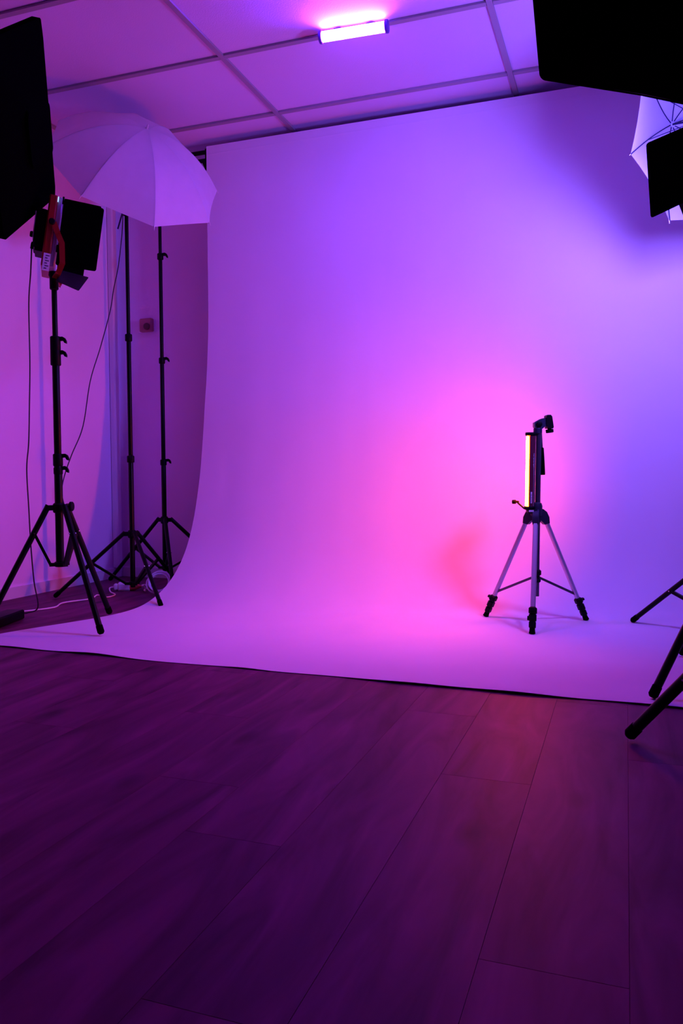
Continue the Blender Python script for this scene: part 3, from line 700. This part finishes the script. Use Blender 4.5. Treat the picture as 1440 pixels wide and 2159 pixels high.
# ------------------------------------------------------------------ right LED panel: the blue key light
nR = V((-0.70, 0.71, 0.0)).normalized()
t, L, bs = led_panel('led_panel', (0.288, 2.921, 1.655), nR, (0, 0, 1), 0.30, 0.235,
    'LED panel at the right edge showing one tilted black barn door', True, M_plastic, (sB[0], sB[1], 1.49))
E_, F_, G_, H_ = V((0.0495, 2.858, 1.733)), V((0.067, 2.852, 1.488)), V((0.205, 2.838, 1.775)), V((0.214, 2.832, 1.540))
obj('barn_door', quad_slab([G_, E_, F_, H_], 0.003), M_fabric, t)
wr = V((0.71, 0.70, 0)).normalized()
obj('barn_door', quad_slab([L(0.024, 0.14, 0) + wr * 0.118, L(0.15, 0.145, 0) + wr * 0.22, L(0.15, -0.145, 0) + wr * 0.22, L(0.024, -0.14, 0) + wr * 0.118], 0.003), M_fabric, t)

# ------------------------------------------------------------------ softboxes
def softbox(name, c, X, Z, N, w, h, depth, label, apex_shift=V((0, 0, 0)), back=0.07, curve=0.0):
    """rim rectangle with rounded corners (axes X, Z), front facing N, fabric shell tapering to the back ring"""
    c = V(c); X = V(X).normalized(); Z = V(Z).normalized(); N = V(N).normalized()
    t = empty(name, c, label, 'softbox')
    def ring(hw, hh, r, off, n=5, sag=0.0):
        out = []
        for sx, sz, a0_ in ((1, 1, 0), (-1, 1, 90), (-1, -1, 180), (1, -1, 270)):
            for k in range(n + 1):
                a = math.radians(a0_ + 90 * k / n)
                out.append((sx * (hw - r) + math.cos(a) * r, sz * (hh - r) + math.sin(a) * r))
            nxt = {(1, 1): (0, hh - sag), (-1, 1): (-hw + sag, 0), (-1, -1): (0, -hh + sag), (1, -1): (hw - sag, 0)}[(sx, sz)]
            out.append(nxt)
        return [c + off + X * a + Z * b for a, b in out]
    rings = [ring(w / 2, h / 2, 0.014, N * 0.03, sag=curve), ring(w / 2, h / 2, 0.014, V((0, 0, 0)), sag=curve)]
    for f, s in ((0.25, 0.86), (0.55, 0.62), (0.85, 0.34), (1.0, back / (min(w, h) / 2))):
        rings.append(ring(w / 2 * s if f < 1 else back, h / 2 * s if f < 1 else back, 0.014 * s + (0.02 if f > 0.5 else 0), -N * depth * f + apex_shift * f, sag=curve * s))
    n = len(rings[0]); vs = [p for r in rings for p in r]; fs = []
    for k in range(len(rings) - 1):
        for i in range(n): fs.append((k * n + i, k * n + (i + 1) % n, (k + 1) * n + (i + 1) % n, (k + 1) * n + i))
    fs.append(tuple(range((len(rings) - 1) * n, len(rings) * n)))
    obj('fabric_shell', G().add(vs, fs), M_fabric, t)
    obj('front_diffuser', G().add(ring(w / 2 - 0.004, h / 2 - 0.004, 0.012, N * 0.022), [tuple(range(n))]), M_diff, t, smooth=False)
    for sx in (-1, 1):
        for sz in (-1, 1):
            p = c + X * (sx * (w / 2 - 0.02)) + Z * (sz * (h / 2 - 0.02)) + N * 0.012
            q = c - N * depth + apex_shift + X * (sx * back * 0.6) + Z * (sz * back * 0.6) + N * 0.01
            obj('rod', G().path([p.lerp(q, k / 6) + N * 0.0 for k in range(7)], 0.0025, 6), M_black, t)
    return t
# left softbox: rim corners solved at their place in the room
XL, NLn = V((-2.156, 2.604, 2.427)) - V((-2.090, 2.213, 2.124)), V((-0.924, -0.320, 0.211))
XL.normalize(); NLn.normalize(); ZLn = XL.cross(NLn).normalized(); ZLn = ZLn if ZLn.z > 0 else -ZLn
cL = V((-2.249, 2.595, 2.007))
t = softbox('softbox', cL, XL, ZLn, NLn, 0.5, 0.7, 0.075, 'black softbox back panel tilted in the upper left corner, edge glowing violet', back=0.10)
obj('edge_piping', G().path([cL + XL * 0.251 - ZLn * 0.335 + NLn * 0.006, cL + XL * 0.2515 - ZLn * 0.1 + NLn * 0.006, cL + XL * 0.250 + ZLn * 0.15 + NLn * 0.006], 0.0022), M_diff, t)
pj_arm = cL - XL * 0.26 - ZLn * 0.02
obj('mount_arm', G().path([pj_arm + XL * 0.02, pj_arm - XL * 0.10 + V((0, 0, -0.05)), V((sL[0] + 0.06, sL[1] + 0.02, 1.80)), V((sL[0], sL[1], 1.735))], 0.010).lathe((sL[0], sL[1], 1.68), (0, 0, 1), [(0, 0.015), (0.004, 0.019), (0.06, 0.019), (0.065, 0.014)], 16), M_plastic, t)
# its own stand, rising just left of the frame
light_stand('light_stand', sL, [(-2.50, 2.03), (-2.66, 2.45), (-2.90, 2.13)], 0.50, 0.26,
            [(0.25, 0.74, 0.0170), (0.70, 1.22, 0.0152), (1.16, 1.72, 0.0112)],
            [(1.2, AZR, 0.062, 0.0215)], 0.0125, None, attach=0.42, arm=0.034, into=t)
# upper right softbox
cR = V((0.0104, 2.0851, 1.8544)); XR = V((0.721, 0.691, 0.048)).normalized(); NR = V((-0.683, 0.722, -0.111)).normalized(); ZR = XR.cross(NR).normalized(); ZR = ZR if ZR.z > 0 else -ZR
t = softbox('softbox', cR, XR, ZR, NR, 0.6, 0.6, 0.34, 'large black softbox hanging into the upper right corner, seen from behind', curve=0.006)
ap = cR - NR * 0.34
obj('lamp_holder', G().lathe(ap + NR * 0.02, -NR, [(0, 0.055), (0.02, 0.058), (0.10, 0.050), (0.12, 0.035)], 20), M_plastic, t)
obj('tilt_bracket', G().path([ap - NR * 0.06, ap - NR * 0.07 + V((0.06, 0.08, -0.06)), V((sA[0], sA[1], 1.82)), V((sA[0], sA[1], 1.76))], 0.010).lathe((sA[0], sA[1], 1.72), (0, 0, 1), [(0, 0.015), (0.004, 0.019), (0.06, 0.019), (0.065, 0.014)], 16), M_plastic, t)

# ------------------------------------------------------------------ wall box, power strip, cables
t = empty('wall_switch_box', (-2.834, ROOM_Y1, 1.58), 'reddish wall box with a dark round button between the two rear stands', 'wall switch')
obj('back_plate', G().bbox((-2.838, ROOM_Y1 - 0.006, 1.582), (0.124, 0.078, 0.012), (V((1, 0, 0)), V((0, 0, 1)), V((0, -1, 0))), b=0.003), M_wall, t)
obj('cover', G().bbox((-2.828, ROOM_Y1 - 0.026, 1.584), (0.088, 0.082, 0.034), (V((1, 0, 0)), V((0, 0, 1)), V((0, -1, 0))), b=0.006), M_socket, t)
obj('round_button', G().lathe((-2.812, ROOM_Y1 - 0.042, 1.572), (0, -1, 0), [(0, 0.017), (0.006, 0.021), (0.014, 0.021), (0.018, 0.016)], 20), M_button, t)

t = empty('cable_socket', (-2.66, 3.80, 0), 'white trailing socket with a red plug on the floor behind the stands', 'socket')
sx = V((0.30, 0.95, 0)).normalized(); sy = V((-0.95, 0.30, 0))
sp = V((-2.648, 3.80, 0.024))
sx = V((0.86, 0.50, 0)).normalized(); sy = V((-0.5, 0.86, 0)).normalized()
obj('body', G().bbox(sp - sx * 0.01, (0.046, 0.050, 0.075), (sy, ZZ, sx), b=0.010), M_white, t)
obj('plug', G().lathe(sp + sx * 0.02 + V((0, 0, -0.002)), sx, [(0, 0.022), (0.03, 0.021), (0.055, 0.010), (0.065, 0.006)], 14), M_redplug, t)
obj('inlet', G().bbox(sp - sx * 0.056, (0.034, 0.036, 0.022), (sy, ZZ, sx), b=0.006), M_white, t)
e0 = sp - sx * 0.066
pts = catmull([(-2.83, 2.80, 0.0045), (-2.765, 2.963, 0.0045), (-2.692, 3.069, 0.0045), (-2.640, 3.19, 0.0045), (-2.690, 3.318, 0.0045), (-2.640, 3.467, 0.0045), (-2.655, 3.55, 0.012), (-2.592, 3.545, 0.0045), (-2.60, 3.63, 0.0045), (-2.68, 3.70, 0.006), (e0.x - 0.02, e0.y - 0.012, 0.018), tuple(e0)], 6)
tag(obj('extension_cable', G().path(pts, 0.0036), M_wcable), 'white extension cable running over the floor along the left wall', 'cable')
pe = sp + sx * 0.083
t = empty('cable_coil', (-2.44, 3.77, 0), 'coiled white cable leaning behind the curved paper edge', 'cable coil')
pts = catmull([tuple(pe), (pe.x + 0.03, pe.y + 0.005, 0.012), (-2.53, 3.80, 0.008), (-2.50, 3.77, 0.012), (-2.495, 3.75, 0.05)], 6)
obj('cable_end', G().path(pts, 0.0035).lathe(pe + sx * 0.002, sx, [(0, 0.008), (0.03, 0.012), (0.045, 0.006)], 12), M_wcable, t)
cc = V((-2.408, 3.765, 0.066)); ux = V((0.94, 0.34, 0)).normalized(); uz = V((-0.16, 0.45, 0.87)).normalized(); un = ux.cross(uz)
for k in range(5):
    r = 0.052 + 0.007 * (k % 3) ; r2 = 0.060 - 0.011 * (k % 2); off = un * (0.006 * (k - 2)) + ux * (0.004 * math.sin(k * 2.1)) + uz * (0.003 * math.cos(k * 1.7) - 0.006)
    pts = [cc + off + ux * (r * math.cos(a)) + uz * (r2 * math.sin(a)) for a in [2 * math.pi * i / 40 for i in range(41)]]
    pts = [V((p.x, p.y, max(p.z, 0.006))) for p in pts]
    obj('loop', G().path(pts, 0.0040, 7), M_wcable, t)
